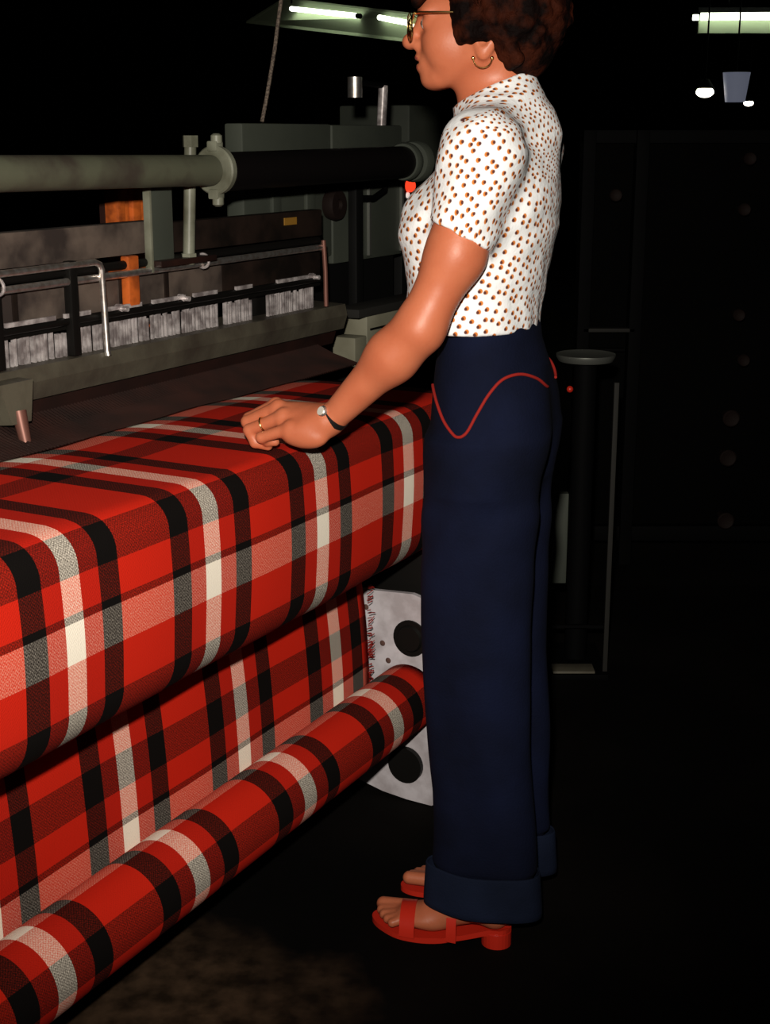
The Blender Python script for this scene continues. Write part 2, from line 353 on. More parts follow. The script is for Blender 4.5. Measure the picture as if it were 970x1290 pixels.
# reed
mb = MB(); mb.box((UL, .522, 1.010), (.885, .534, 1.016)); mb.box((UL, .520, 1.066), (.885, .536, 1.073)); rd = mb.build('reed_frame', M['iron'], loom, False); rd['kind'] = 'stuff'
mb = MB(); u = -.55
while u < .86:
    if not (.475 < u < .50 or .60 < u < .665 or .10 < u < .115): mb.box((u, .524, 1.014), (u+.0048, .531+random.uniform(-.002, .004), random.choice((1.068, 1.068, 1.066, 1.060))))
    u += random.choice((.0072, .0080, .0090, .012, .016))
tag(mb.build('reed_wires', M['steel'], loom, False), kind='stuff')
# rods
def rod(name, pts, r, m, parent=loom, n=10): return MB().tube(pts, r, n).build(name, m, parent)
rod('heddle_rod', [(UL, .512, 1.080), (.87, .512, 1.084)], .0075, M['iron'])
for a, b in ((-.50, -.20), (-.17, -.045), (-.02, .05), (.09, .20), (.235, .34), (.37, .45), (.52, .58), (.68, .84)): MB().box((a, .505, 1.089), (b, .511, 1.097)).build('heddle_bar', M['steel'], loom, False)
rod('guard_rod', [(UL, .500, 1.176), (.062, .500, 1.183), (.073, .499, 1.178), (.077, .498, 1.168), (.079, .496, 1.02), (.079, .494, 1.010)], .0062, M['chrome'], n=12)
for u in (-.195, .0):
    MB().box((u-.010, .497, 1.020), (u+.010, .515, 1.190), .003).build('rod_holder', M['iron'], loom)
rod('upper_rod', [(UL, .505, 1.150), (.87, .505, 1.156)], .0068, M['chrome'], n=12)
rod('upper_rod', [(UL, .516, 1.166), (.87, .516, 1.171)], .0085, M['iron'], n=12)
rod('end_rod', [(.868, .50, 1.172), (.872, .498, 1.10), (.872, .497, 1.02)], .0055, M['copper'], n=10)
for u in (-.187, .40): MB().torus((u, .503, 1.160), (1, 0, 0), .014, .003, n=16, m=6).build('hook_ring', M['steel'], loom)
for u in (.14, .335, .835): MB().lathe([(0, .009), (.010, .009), (.014, .005), (.026, .005)], (0, -1, 0), (u, .518, 1.090), 12).build('stud', M['steel'], loom)
# boards
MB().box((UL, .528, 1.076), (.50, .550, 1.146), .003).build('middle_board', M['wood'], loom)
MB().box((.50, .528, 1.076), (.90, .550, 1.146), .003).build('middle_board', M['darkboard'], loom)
for u in (-.44, -.13, .02, .16, .30): MB().box((u, .5245, 1.080), (u+.012, .5285, 1.146)).build('batten', M['darkboard'], loom, False)
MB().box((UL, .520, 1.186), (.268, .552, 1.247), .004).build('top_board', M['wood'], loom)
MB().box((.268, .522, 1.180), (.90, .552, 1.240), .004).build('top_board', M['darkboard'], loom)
MB().box((.735, .5195, 1.212), (.785, .5225, 1.228)).build('maker_tag', M['amber'], loom, False)
MB().box((.163, .504, 1.092), (.195, .524, 1.186), .004).build('wooden_block', M['orange'], loom)
MB().box((.60, .55, .95), (.90, .60, 1.235), .004).build('end_board', M['iron'], loom)
# temple bracket in the left corner
tb = MB().add([(-.242, .462, 1.004), (-.160, .462, 1.004), (-.178, .455, .935), (-.224, .455, .935), (-.242, .505, 1.004), (-.160, .505, 1.004), (-.178, .500, .930), (-.224, .500, .930)], [(0, 1, 2, 3), (4, 5, 6, 7), (0, 1, 5, 4), (1, 2, 6, 5), (2, 3, 7, 6), (3, 0, 4, 7)]).build('temple_bracket', M['race'], loom, False)
MB().tube([(-.200, .462, .955), (-.203, .448, .902)], [.013, .010], 14).build('temple_roller', M['copper'], tb)
# overhead pipe
PW = .45
pp = MB().lathe([(0, .0295), (1.66, .0295)], (1, 0, -.012), (UL, PW, 1.360), 32).build('overhead_pipe', M['pipe'], loom)
MB().lathe([(0, .038), (.77, .038)], (1, 0, .008), (.40, PW, 1.336), 32).build('overhead_shaft', M['blackpipe'], loom)
mb = MB(); mb.lathe([(0, .036), (0, .043), (.008, .046), (.020, .046), (.028, .043), (.028, .036)], (1, 0, 0), (1.16, PW, 1.343), 32); mb.lathe([(.0, .046), (.01, .050), (.03, .050), (.035, .03)], (1, 0, 0), (1.205, PW, 1.343), 32); mb.tube([(1.15, PW, 1.343), (1.22, PW, 1.343)], .036, 20)
mb.build('end_flange', M['cabinet'], loom)
cz = 1.340; cu = .378
cl = MB().lathe([(-.009, .030), (-.009, .044), (-.006, .047), (.006, .047), (.009, .044), (.009, .030)], (1, 0, 0), (cu, PW, cz), 36).build('pipe_clamp', M['paleiron'], loom)
for s_ in (-1, 1):
    MB().box((cu-.012, PW-.012, cz+s_*.046-.010), (cu+.012, PW+.012, cz+s_*.046+.010), .004).build('clamp_lug', M['paleiron'], cl)
    MB().lathe([(-.018, .007), (-.018, .0115), (-.004, .0115), (0, .006)], (0, 0, s_), (cu, PW-.004, cz+s_*.070), 10).build('bolt', M['paleiron'], cl)
rod('hanger_rod', [(.367, .50, 1.405), (.347, .50, 1.157)], .0120, M['paleiron'], n=14)
MB().lathe([(0, .016), (.022, .016)], (0, 0, 1), (.366, .50, 1.384), 6).build('nut', M['paleiron'], loom)
MB().lathe([(0, .016), (.014, .016)], (0, 0, 1), (.348, .50, 1.165), 6).build('nut', M['paleiron'], loom)
po = MB().box((.232, .505, 1.150), (.308, .514, 1.33), .003).build('hanger_post', M['cabinet'], loom)
MB().box((.226, .498, 1.150), (.234, .514, 1.33), .002).build('lit_post_edge', M['paleiron'], po)  # lit left edge of the post, put in as a paler strip
MB().box((.235, .482, 1.160), (.42, .520, 1.172), .002).build('rod_shelf', M['brown'], loom)

# orange slats behind the loom
oc = empty('orange_slat_post', LW(0, 0, 0), LROT, 'upright of narrow orange varnished slats behind the overhead pipe', 'post')
a0 = at(148, 240, .70).x; 
for i, (x0, x1) in enumerate(((149, 158), (160, 166), (168, 178), (180, 188))):
    MB().box((at(x0, 260, .70).x, .70+.006*(i % 2), .0), (at(x1, 260, .70).x, .74, 1.335), .003).build('slat', M['orange'], oc)
MB().box((a0, .735, .0), (at(189, 260, .70).x, .75, 1.33)).build('backing', M['brown'], oc)

# ------------------------------------------------------------------ machines behind the loom
cb = empty('control_cabinet', LW(0, 0, 0), LROT, 'grey-green machine housing with a knob behind the right end of the loom', 'machine')
w = .66
a = at(305, 155, w); b2 = at(505, 155, w); zlow = at(470, 325, w).z; zl = at(350, 268, w).z; um = at(418, 268, w).x
MB().box((a.x, w, zl-.12), (um, w+.05, a.z), .006).build('upper_housing', M['cabinet'], cb)
MB().box((um, w-.004, zlow), (b2.x, w+.06, a.z-.002), .006).build('side_housing', M['cabinet'], cb)
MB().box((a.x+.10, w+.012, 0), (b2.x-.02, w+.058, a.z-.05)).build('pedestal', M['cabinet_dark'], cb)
u1 = at(440, 300, w).x
MB().box((u1-.014, w-.03, .80), (u1+.022, w-.004, at(440, 228, w).z), .004).build('upright', M['cabinet_dark'], cb)
for x in (462, 503): MB().box((at(x-1.2, 300, w).x, w-.012, zlow+.01), (at(x+1.2, 300, w).x, w-.004, at(x, 226, w).z)).build('panel_edge', M['dimsteel'], cb, False)
for x in (345, 388): MB().box((at(x-5, 255, w).x, w-.010, zl), (at(x+5, 255, w).x, w+.001, at(x, 236, w).z), .002).build('rib', M['cabinet'], cb)
kp = at(427, 258, w-.03); MB().lathe([(0, .036), (-.02, .040), (-.03, .036), (-.03, .014), (-.022, .012), (-.022, .001)], (0, 1, 0), (kp.x, w-.002, kp.z), 24).build('knob', M['bobbin'], cb)
p0, p1, p2, p3 = at(479, 222, w), at(476, 240, w), at(462, 250, w), at(441, 250, w)
MB().tube([Vector((q.x, w-.02, q.z)) for q in (p0, p1, p2, p3)], .009, 8).build('cable_loop', M['blackmetal'], cb)
# crank arm standing on the housing
tp, bt = at(483, 108, w+.03), at(480, 190, w+.03)
cr = MB().tube([(bt.x, w+.03, a.z-.02), (tp.x, w+.03, tp.z)], .013, 12).build('crank_post', M['steel'], cb)
q = at(447, 108, w+.03)
MB().tube([(tp.x+.01, w+.03, tp.z), (q.x, w+.03, tp.z+.005)], .008, 10).build('crank_arm', M['blackmetal'], cr)
MB().tube([(q.x, w+.03, at(447, 123, w+.03).z), (q.x, w+.03, at(447, 97, w+.03).z)], [.019, .019], 14).build('crank_grip', M['chrome'], cr)
# signal box
sb = empty('signal_box', LW(0, 0, 0), LROT, 'dark box with a glowing red signal lamp beside the blouse', 'signal box')
w2 = .735; s1, s2 = at(507, 200, w2), at(560, 330, w2)
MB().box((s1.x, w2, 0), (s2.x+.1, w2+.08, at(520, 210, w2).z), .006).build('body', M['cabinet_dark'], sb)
r1 = at(514, 234, w2); MB().lathe([(0, .018), (-.012, .018), (-.020, .012), (-.022, .001)], (0, 1, 0), (r1.x, w2+.001, r1.z), 16).build('red_lamp', M['redlamp'], sb)
r1 = at(513, 246, w2); MB().lathe([(0, .009), (-.006, .008), (-.008, .001)], (0, 1, 0), (r1.x, w2+.001, r1.z), 12).build('white_lamp', M['whitelamp'], sb)
hb2 = at(516, 132, 1.30); hb3 = at(575, 210, 1.30)
hx = empty('motor_housing', LW(0, 0, 0), LROT, 'dim grey machine head behind the shoulder of the woman', 'machine')
MB().box((hb2.x, 1.30, at(516, 215, 1.30).z), (hb3.x+.1, 1.6, hb2.z), .01).build('head', M['cabinet'], hx)
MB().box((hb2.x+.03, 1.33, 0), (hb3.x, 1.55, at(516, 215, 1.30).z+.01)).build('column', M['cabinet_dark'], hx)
# low cream cabinet
w3 = .555; c1, c2 = at(452, 383, w3), at(530, 383, w3)
cc = empty('low_cabinet', LW(0, 0, 0), LROT, 'low cream-grey metal cabinet behind the forearm of the woman', 'cabinet')
zt = at(490, 381, w3).z; zd = at(490, 446, w3).z
MB().box((c1.x, w3, 0), (c2.x+.06, w3+.065, zd), .004).build('plinth', M['cabinet_dark'], cc)
MB().box((c1.x+.035, w3-.004, zd), (c2.x+.06, w3+.065, zt-.022), .004).build('drawer', M['cream'], cc)
MB().box((c1.x-.03, w3-.006, zd-.01), (c1.x+.03, w3+.06, zt-.07), .004).build('side_panel', M['cream'], cc)
MB().box((c1.x-.02, w3-.012, zt-.022), (c2.x+.06, w3+.07, zt), .003).build('top', M['dimgrey'], cc)
MB().box((c1.x+.05, w3-.007, zt-.06), (c2.x+.1, w3-.003, zt-.055)).build('drawer_gap', M['cabinet_dark'], cc, False)
# cord hanging from the ceiling down to the housing
w4 = .68; pts = [at(x, y, w4) for x, y in ((357, -30), (354, 0), (350, 30), (346, 62), (341, 92), (336, 122), (330, 152))]
pts = [LW(pts[0].x+.03, w4, 3.6)]+[LW(q.x, w4, q.z) for q in pts]; pts[-1].z = a.z+.004
tag(MB().tube(pts, .0045, 8).build('hanging_cord', M['cable']), 'thin grey cord hanging from the ceiling to the machine housing', 'cord')

# ------------------------------------------------------------------ lamps under the ceiling
def WP(x, y, Y):
    a = (x-485)/F; b = (645-y)/F; yy = math.cos(PITCH)+math.sin(PITCH)*b
    return Vector((a*Y/yy, Y, H+(-math.sin(PITCH)+math.cos(PITCH)*b)*Y/yy))
fx = empty('fluorescent_fixture', (0, 0, 0), 0, 'twin-tube fluorescent fixture with a wide green-white shade, left of her face', 'ceiling lamp')
A1, A2, A3, A4 = WP(367, 11, 13.6), WP(450, 20, 12.6), WP(478, 22, 12.3), WP(540, 34, 11.5)
for p_, q_ in ((A1, A2), (A3, A4)):
    t_ = MB().tube([p_, q_], .021, 12).build('tube', M['tube_on'], fx)
    e_ = (q_-p_).normalized(); MB().tube([q_, q_+e_*.05], .022, 10).build('end_cap', M['blackmetal'], t_)
B1, B2 = WP(308, 29, 14.2), WP(545, 57, 11.6)
dn = (A4-A1).normalized(); back = Vector((0, .10, .10))
vs = [A1-dn*.2+Vector((0, .25, .09)), A4+dn*.2+Vector((0, .25, .09)), B2+Vector((0, .15, .01)), B1+Vector((0, .15, .01))]
vs2 = [q_+Vector((0, .03, .02)) for q_ in vs]
MB().add(vs+vs2, [(0, 1, 2, 3), (7, 6, 5, 4), (0, 4, 5, 1), (1, 5, 6, 2), (2, 6, 7, 3), (3, 7, 4, 0)]).build('reflector', M['shade_green'], fx, False)
for q_ in (A1, A4): MB().tube([q_+Vector((0, .05, .05)), Vector((q_.x, q_.y+.05, 3.6))], .008, 8).build('hanger', M['blackmetal'], fx)
fx2 = empty('fluorescent_fixture', (0, 0, 0), 0, 'single-tube fluorescent fixture running out of frame at the top right', 'ceiling lamp')
A1, A2 = WP(883, 21, 14), WP(1120, 19, 14)
MB().tube([A1, A2], .034, 12).build('tube', M['tube_on'], fx2)
MB().tube([WP(873, 22, 14), WP(880, 22, 14)], .026, 12).build('starter', M['tube_on'], fx2)
mb = MB(); q0, q1 = WP(880, 26, 14.1), WP(1120, 26, 14.1); zb_ = WP(880, 42, 14.1).z
mb.box((q0.x, 14.08, zb_), (q1.x, 14.12, q0.z+.01)); mb.build('reflector', M['shade_green'], fx2, False)
mb = MB(); mb.box((q0.x, 14.12, zb_), (q1.x, 14.3, q0.z+.12)); mb.build('housing', M['blackmetal'], fx2, False)
for x in (q0.x+.3, q1.x-.2): MB().tube([(x, 14.2, q0.z+.1), (x, 14.2, 3.6)], .01, 8).build('hanger', M['blackmetal'], fx2)
def pendant(x, y, Y, r, lit, label):
    c = WP(x, y, Y); p_ = empty('pendant_lamp', (c.x, c.y, 3.6), 0, label, 'pendant lamp')
    z = c.z-3.6
    sm = M['blackmetal'] if lit else M['blue_cup_glow']
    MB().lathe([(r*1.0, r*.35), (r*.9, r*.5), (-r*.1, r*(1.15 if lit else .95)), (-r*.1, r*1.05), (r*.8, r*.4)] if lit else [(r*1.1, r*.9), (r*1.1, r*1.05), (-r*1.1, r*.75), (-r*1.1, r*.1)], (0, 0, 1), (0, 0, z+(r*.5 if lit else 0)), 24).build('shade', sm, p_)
    if lit: MB().ball((0, 0, z), r*.85, 14, (1.25, 1.25, .75)).build('bulb', M['bulb_on'], p_)
    MB().tube([(0, 0, z+r*1.05), (0, 0, 0)], .008, 8).build('cord', M['blackmetal'], p_)
pendant(888, 116, 13.4, .075, True, 'larger lit round lamp in the dark at the upper right')
pendant(943, 130, 14.5, .045, True, 'smaller lit round lamp in the dark, lowest of the far lights')
pendant(927, 110, 13.2, .115, False, 'dim blue-grey bucket-shaped cup with an added glow between two bright lamps')

# ------------------------------------------------------------------ dark stand and rack on the right
st = empty('winding_stand', (.46, 3.62, 0), 0, 'dark stand with a round steel tray on top behind the woman', 'stand')
def S(x, y, z): return (x-.46, y-3.62, z)
zt = WP(740, 453, 3.62).z; cx = WP(742, 453, 3.62).x
MB().lathe([(-.012, .02), (-.012, .070), (.0, .077), (.006, .077), (.003, .070), (.0, .001)], (0, 0, 1), S(cx, 3.68, zt), 32).build('tray', M['dimsteel'], st)
MB().tube([S(cx, 3.68, 0.02), S(cx, 3.68, zt-.01)], .03, 14).build('pillar', M['blackmetal'], st)
pr0 = WP(777, 482, 3.58); MB().box(S(pr0.x-.006, 3.575, .0), S(pr0.x+.006, 3.59, pr0.z), .001).build('upright', M['dimgrey'], st)
MB().box(S(cx-.13, 3.60, .13), S(pr0.x+.004, 3.612, .138)).build('crossbar', M['blackmetal'], st)
MB().box(S(WP(697, 842, 3.56).x, 3.56, 0), S(WP(750, 842, 3.56).x, 3.62, .022), .003).build('foot_bar', M['race'], st)
MB().box(S(cx-.16, 3.55, 0), S(pr0.x+.006, 3.80, .016), .002).build('base', M['blackmetal'], st)
g0, g1 = WP(690, 622, 3.70), WP(713, 735, 3.70)
MB().box(S(g0.x-.1, 3.70, g1.z), S(g1.x, 3.73, g0.z), .003).build('guard_panel', M['cabinet'], st)
MB().box(S(g0.x-.1, 3.705, .01), S(g0.x+.01, 3.725, g1.z)).build('panel_leg', M['blackmetal'], st)
r1 = WP(717, 489, 3.66); MB().ball(S(r1.x, 3.645, r1.z), .009, 10).build('red_button', M['redleather'], st)
rk = empty('bobbin_rack', (.95, 4.6, 0), 0, 'tall dark rack with a few round bobbins in the dark at the right', 'rack')
def K(x, y, z): return (x-.95, y-4.6, z)
q0, q1 = WP(735, 414, 4.6), WP(800, 418, 4.6)
MB().box(K(q0.x, 4.6, q0.z-.012), K(q1.x, 4.64, q0.z), .002).build('rail', M['dimgrey'], rk)
MB().box(K(q0.x, 4.6, q0.z-.075), K(q1.x-.03, 4.63, q0.z-.065), .002).build('rail', M['blackmetal'], rk)
for x in (q0.x, q1.x, 1.45): MB().box(K(x-.02, 4.6, 0), K(x+.02, 4.66, 1.42), .003).build('upright', M['blackmetal'], rk)
MB().box(K(q0.x-.02, 4.62, 1.38), K(1.47, 4.66, 1.42), .003).build('top_rail', M['blackmetal'], rk)
MB().box(K(q0.x-.02, 4.62, .08), K(1.47, 4.66, .13), .003).build('bottom_rail', M['blackmetal'], rk)
MB().box(K(q0.x-.02, 4.66, .08), K(1.47, 4.69, 1.42), .003).build('back_panel', M['dark_wall'], rk)
for x, y in ((931, 397), (937, 454), (921, 527), (917, 577), (914, 656), (938, 264), (776, 246), (945, 200)):
    q = WP(x, y, 4.58); r = .028 if x < 930 and x > 800 else .02
    bo = MB().lathe([(.09, r*.4), (.02, r*.4), (.012, r), (0, r), (-.004, r*.85), (0, r*.5), (0, .001)], (0, 1, 0), K(q.x, 4.575, q.z), 18).build('bobbin', M['bobbin'], rk)

# ================================================================== the woman
YAW = math.radians(14)
RW = LW(.18, -.235, 0)
fwv = NB*math.cos(YAW)-D*math.sin(YAW)                # body x = where she faces, y = her left, z up
woman = empty('person', RW, math.atan2(fwv.y, fwv.x), 'woman in a sprigged white blouse and flared navy jeans resting a hand on the cloth', 'person')

class Field:
    def __init__(s, xs, ys, zs):
        s.x, s.y, s.z = (np.asarray(a, np.float32) for a in (xs, ys, zs)); s.d = np.full((len(xs), len(ys), len(zs)), .3, np.float32)
    def sub(s, lo, hi):
        sl = []; ax = []
        for a, l, h in zip((s.x, s.y, s.z), lo, hi):
            i, j = np.searchsorted(a, l), np.searchsorted(a, h); sl.append(slice(i, j)); ax.append(a[i:j])
        return tuple(sl), ax[0][:, None, None], ax[1][None, :, None], ax[2][None, None, :]
    def op(s, fn, lo, hi, k=.01, mode='u'):
        m = k+.015; sl, X, Y, Z = s.sub([a-m for a in lo], [a+m for a in hi])
        a = s.d[sl]
        if 0 in a.shape: return
        b = fn(X, Y, Z).astype(np.float32)
        if mode == 's': b = -b; a2 = -a; 
        else: a2 = a
        h = np.maximum(k-np.abs(a2-b), 0)/k
        if mode == 's':                               # smooth subtraction: max(a, -b)
            r = np.maximum(a, b)+np.maximum(k-np.abs(a-b), 0)**2/(4*k); s.d[sl] = r
        else: s.d[sl] = np.minimum(a, b)-h*h*k*.25
    def cone(s, p, q, r1, r2, k=.01, mode='u'):
        p = np.array(p, float); q = np.array(q, float); ba = q-p; L2 = max(ba@ba, 1e-9); R_ = max(r1, r2)
        def fn(X, Y, Z):
            h = np.clip(((X-p[0])*ba[0]+(Y-p[1])*ba[1]+(Z-p[2])*ba[2])/L2, 0, 1)
            return np.sqrt((X-p[0]-ba[0]*h)**2+(Y-p[1]-ba[1]*h)**2+(Z-p[2]-ba[2]*h)**2)-(r1+(r2-r1)*h)
        s.op(fn, np.minimum(p, q)-R_, np.maximum(p, q)+R_, k, mode)
    def ell(s, c, r, k=.01, mode='u', rz=0, ry=0):
        c = np.array(c, float); R_ = max(r); cz, sz = math.cos(rz), math.sin(rz); cy, sy = math.cos(ry), math.sin(ry)
        def fn(X, Y, Z):
            x = X-c[0]; y = Y-c[1]; z = Z-c[2]
            x, y = x*cz+y*sz, -x*sz+y*cz
            x, z = x*cy-z*sy, x*sy+z*cy
            k0 = np.sqrt((x/r[0])**2+(y/r[1])**2+(z/r[2])**2); k1 = np.sqrt((x/r[0]**2)**2+(y/r[1]**2)**2+(z/r[2]**2)**2)+1e-6
            return k0*(k0-1)/k1
        s.op(fn, c-R_, c+R_, k, mode)
    def loft(s, zt, cx, cy, a, b, k=.01, pw=2.0):
        o_ = np.argsort(zt); zt, cx, cy, a, b = (np.array(q, float)[o_] for q in (zt, cx, cy, a, b))
        def fn(X, Y, Z):
            A = np.interp(Z, zt, a); B = np.interp(Z, zt, b)
            kk = ((np.abs(X-np.interp(Z, zt, cx))/A)**pw+(np.abs(Y-np.interp(Z, zt, cy))/B)**pw)**(1/pw)
            d = (kk-1)*np.minimum(A, B); return np.maximum(d, np.maximum(zt[0]-Z, Z-zt[-1]))
        s.op(fn, ((cx-a).min(), (cy-b).min(), zt[0]), ((cx+a).max(), (cy+b).max(), zt[-1]), k)
    def cut(s, fn):                                   # intersect with a half space: keep fn < 0
        s.d = np.maximum(s.d, fn(s.x[:, None, None], s.y[None, :, None], s.z[None, None, :]).astype(np.float32))
    def nets(s):
        d = s.d; ins = d < 0
        c = ins[:-1, :-1, :-1].astype(np.int8)
        for i in (0, 1):
            for j in (0, 1):
                for k in (0, 1):
                    if i+j+k: c += ins[i:i+ins.shape[0]-1, j:j+ins.shape[1]-1, k:k+ins.shape[2]-1]
        I, J, K_ = np.nonzero((c > 0) & (c < 8)); idm = np.full(c.shape, -1, np.int32); idm[I, J, K_] = np.arange(len(I))
        acc = np.zeros((len(I), 3)); cnt = np.zeros(len(I))
        cor = [(i, j, k) for i in (0, 1) for j in (0, 1) for k in (0, 1)]
        val = {q: d[I+q[0], J+q[1], K_+q[2]] for q in cor}; pos = {q: np.stack([s.x[I+q[0]], s.y[J+q[1]], s.z[K_+q[2]]], 1) for q in cor}
        for q in cor:
            for ax in range(3):
                if q[ax] == 0:
                    e = list(q); e[ax] = 1; e = tuple(e); va, vb = val[q], val[e]; m = (va < 0) != (vb < 0)
                    t = (va/np.where(np.abs(va-vb) < 1e-12, 1, va-vb))[m][:, None]
                    acc[m] += pos[q][m]*(1-t)+pos[e][m]*t; cnt[m] += 1
        V = acc/cnt[:, None]; fs = []
        for ax in range(3):
            o1, o2 = (ax+1) % 3, (ax+2) % 3
            sa = [slice(None)]*3; sb_ = [slice(None)]*3; sa[ax] = slice(0, -1); sb_[ax] = slice(1, None)
            A_, B_ = ins[tuple(sa)], ins[tuple(sb_)]; idx = np.array(np.nonzero(A_ != B_))
            ok = (idx[o1] > 0) & (idx[o2] > 0) & (idx[o1] < ins.shape[o1]-1) & (idx[o2] < ins.shape[o2]-1); idx = idx[:, ok]
            def g(a1, a2):
                q = idx.copy(); q[o1] -= a1; q[o2] -= a2; return idm[q[0], q[1], q[2]]
            quad = np.stack([g(1, 1), g(0, 1), g(0, 0), g(1, 0)], 1); fl_ = ~A_[idx[0], idx[1], idx[2]]
            quad[fl_] = quad[fl_][:, ::-1]; fs.append(quad)
        return V, np.concatenate(fs)
def axis(*seg):
    """seg: (start, end, step) runs joined"""
    a = []
    for lo, hi, st_ in seg: a += list(np.arange(lo, hi-st_*.25, st_))
    return np.array(a)
def relax(V, Fq, it=2, f=.5):
    E_ = np.concatenate([Fq[:, [0, 1]], Fq[:, [1, 2]], Fq[:, [2, 3]], Fq[:, [3, 0]]]); n = len(V)
    for i in range(it):
        for lam in (f, -f*1.03):
            sm = np.zeros_like(V); c = np.zeros(n)
            for a, b in ((0, 1), (1, 0)):
                for ax in range(3): sm[:, ax] += np.bincount(E_[:, a], V[E_[:, b], ax], n)
                c += np.bincount(E_[:, a], minlength=n)
            V = V+lam*(sm/np.maximum(c, 1)[:, None]-V)
    return V
def netmesh(name, fld, m, parent, it=2, f=.5):
    V, Fq = fld.nets(); V = relax(V, Fq, it, f)
    me = bpy.data.meshes.new(name); me.vertices.add(len(V)); me.vertices.foreach_set('co', V.astype(np.float32).ravel())
    me.loops.add(Fq.size); me.loops.foreach_set('vertex_index', Fq.ravel().astype(np.int32))
    me.polygons.add(len(Fq)); me.polygons.foreach_set('loop_start', np.arange(0, Fq.size, 4, dtype=np.int32)); me.polygons.foreach_set('loop_total', np.full(len(Fq), 4, np.int32))
    me.update(calc_edges=True); me.validate()
    return link(name, me, m, parent, True, None), V, Fq

# ---------------- head frame
HY = math.radians(7); HC = np.array([.005, 0.])
def hd(x, y, z):
    dx, dy = x-HC[0], y-HC[1]; return (HC[0]+dx*math.cos(HY)-dy*math.sin(HY), HC[1]+dx*math.sin(HY)+dy*math.cos(HY), z)

SHL, ELL_, WRL = (-.015, .170, 1.378), (.068, .212, 1.120), (.216, .188, .968)
SHR, ELR, WRR = (-.030, -.170, 1.378), (.000, -.200, 1.100), (.080, -.190, .900)
# ---------------- skin
B = Field(axis((-.15, 0, .004), (0, .405, .0022)), axis((-.25, .10, .003), (.10, .24, .0022), (.24, .262, .003)), axis((-.006, .06, .003), (.06, .88, .006), (.88, 1.0, .0022), (1.0, 1.44, .004), (1.44, 1.67, .0022)))
# cranium, face, jaw
B.ell(hd(.004, 0, 1.582), (.090, .071, .084), .02)
B.ell(hd(.056, 0, 1.552), (.057, .055, .070), .03)
B.ell(hd(.088, 0, 1.598), (.030, .046, .032), .03)
for s_ in (1, -1):
    B.cone(hd(.014, s_*.054, 1.534), hd(.082, s_*.022, 1.496), .014, .013, .025)
    B.ell(hd(.080, s_*.034, 1.546), (.026, .022, .030), .025)
    B.ell(hd(.102, s_*.029, 1.594), (.013, .020, .008), .014)           # brow
    B.ell(hd(.119, s_*.034, 1.577), (.017, .019, .013), .012, 's')      # eye socket
    B.ell(hd(.0985, s_*.033, 1.577), (.0135, .0150, .0125), .006)       # eyelids
    B.ell(hd(.008, s_*.071, 1.556), (.017, .008, .030), .010)           # ear
    B.ell(hd(.012, s_*.076, 1.558), (.009, .006, .018), .006, 's')
    B.ell(hd(.012, s_*.070, 1.530), (.009, .006, .010), .006)
B.ell(hd(.0985, 0, 1.493), (.0165, .022, .0140), .022)                    # chin
B.cone(hd(.108, 0, 1.590), hd(.130, 0, 1.554), .0082, .0105, .010)       # nose
B.ell(hd(.1335, 0, 1.5512), (.0130, .0125, .0118), .008)
for s_ in (1, -1): B.ell(hd(.1175, s_*.0115, 1.5455), (.0120, .0080, .0090), .007)
for s_ in (1, -1): B.ell(hd(.122, s_*.0065, 1.5385), (.006, .0035, .004), .003, 's')
B.ell(hd(.1035, 0, 1.520), (.018, .028, .021), .014)                     # mouth region
B.ell(hd(.1155, 0, 1.5270), (.0095, .0200, .0055), .006)
B.ell(hd(.1130, 0, 1.5115), (.0090, .0175, .0060), .006)
B.ell(hd(.1240, 0, 1.5195), (.0160, .0215, .0018), .003, 's')
# neck and trunk
B.cone((-.022, 0, 1.39), hd(-.004, 0, 1.515), .055, .050, .025)
B.cone((.015, 0, 1.42), hd(.016, 0, 1.488), .040, .040, .02)
B.loft([1.42, 1.36, 1.28, 1.20, 1.10, 1.0, .92, .84], [-.02, -.015, 0, .0, -.008, -.01, -.01, -.005], [0]*8, [.06, .085, .095, .085, .068, .085, .09, .08], [.10, .15, .145, .13, .115, .145, .155, .15], .03)
for s_ in (1, -1): B.cone((-.02, s_*.03, 1.43), (-.012, s_*.15, 1.385), .04, .045, .03)
# legs and feet
for s_ in (1, -1):
    B.cone((-.008, s_*.085, .86), (-.006, s_*.085, .48), .075, .050, .02); B.cone((-.006, s_*.085, .48), (-.035, s_*.085, .10), .050, .032, .02)
    fz = .010
    fo_ = 0 if s_ > 0 else -.024
    B.cone((-.040+fo_, s_*.085, .075), (-.048+fo_, s_*.085, .058), .034, .027, .02)
    B.cone((-.030+fo_, s_*.085, .080), (.065+fo_, s_*.080, .038), .034, .026, .02)
    B.ell((.085+fo_, s_*.079, .033), (.050, s_*1 and .038, .019), .02)
    for i, (tx, ty, r) in enumerate(((.168, .052, .0125), (.166, .069, .0095), (.158, .083, .009), (.148, .096, .0085), (.137, .107, .008))):
        B.cone((.115+fo_, s_*(.066+(ty-.07)*.8), .030), (tx+fo_, s_*ty, .016+r), r*1.05, r, .006)
# left arm
B.cone(SHL, (.016, .195, 1.232), .048, .0415, .02); B.cone((.016, .195, 1.232), ELL_, .0415, .0345, .03)
em = tuple(ELL_[i]+(WRL[i]-ELL_[i])*.30 for i in range(3))
B.cone(ELL_, em, .0345, .0365, .03); B.cone(em, WRL, .0365, .0225, .03)
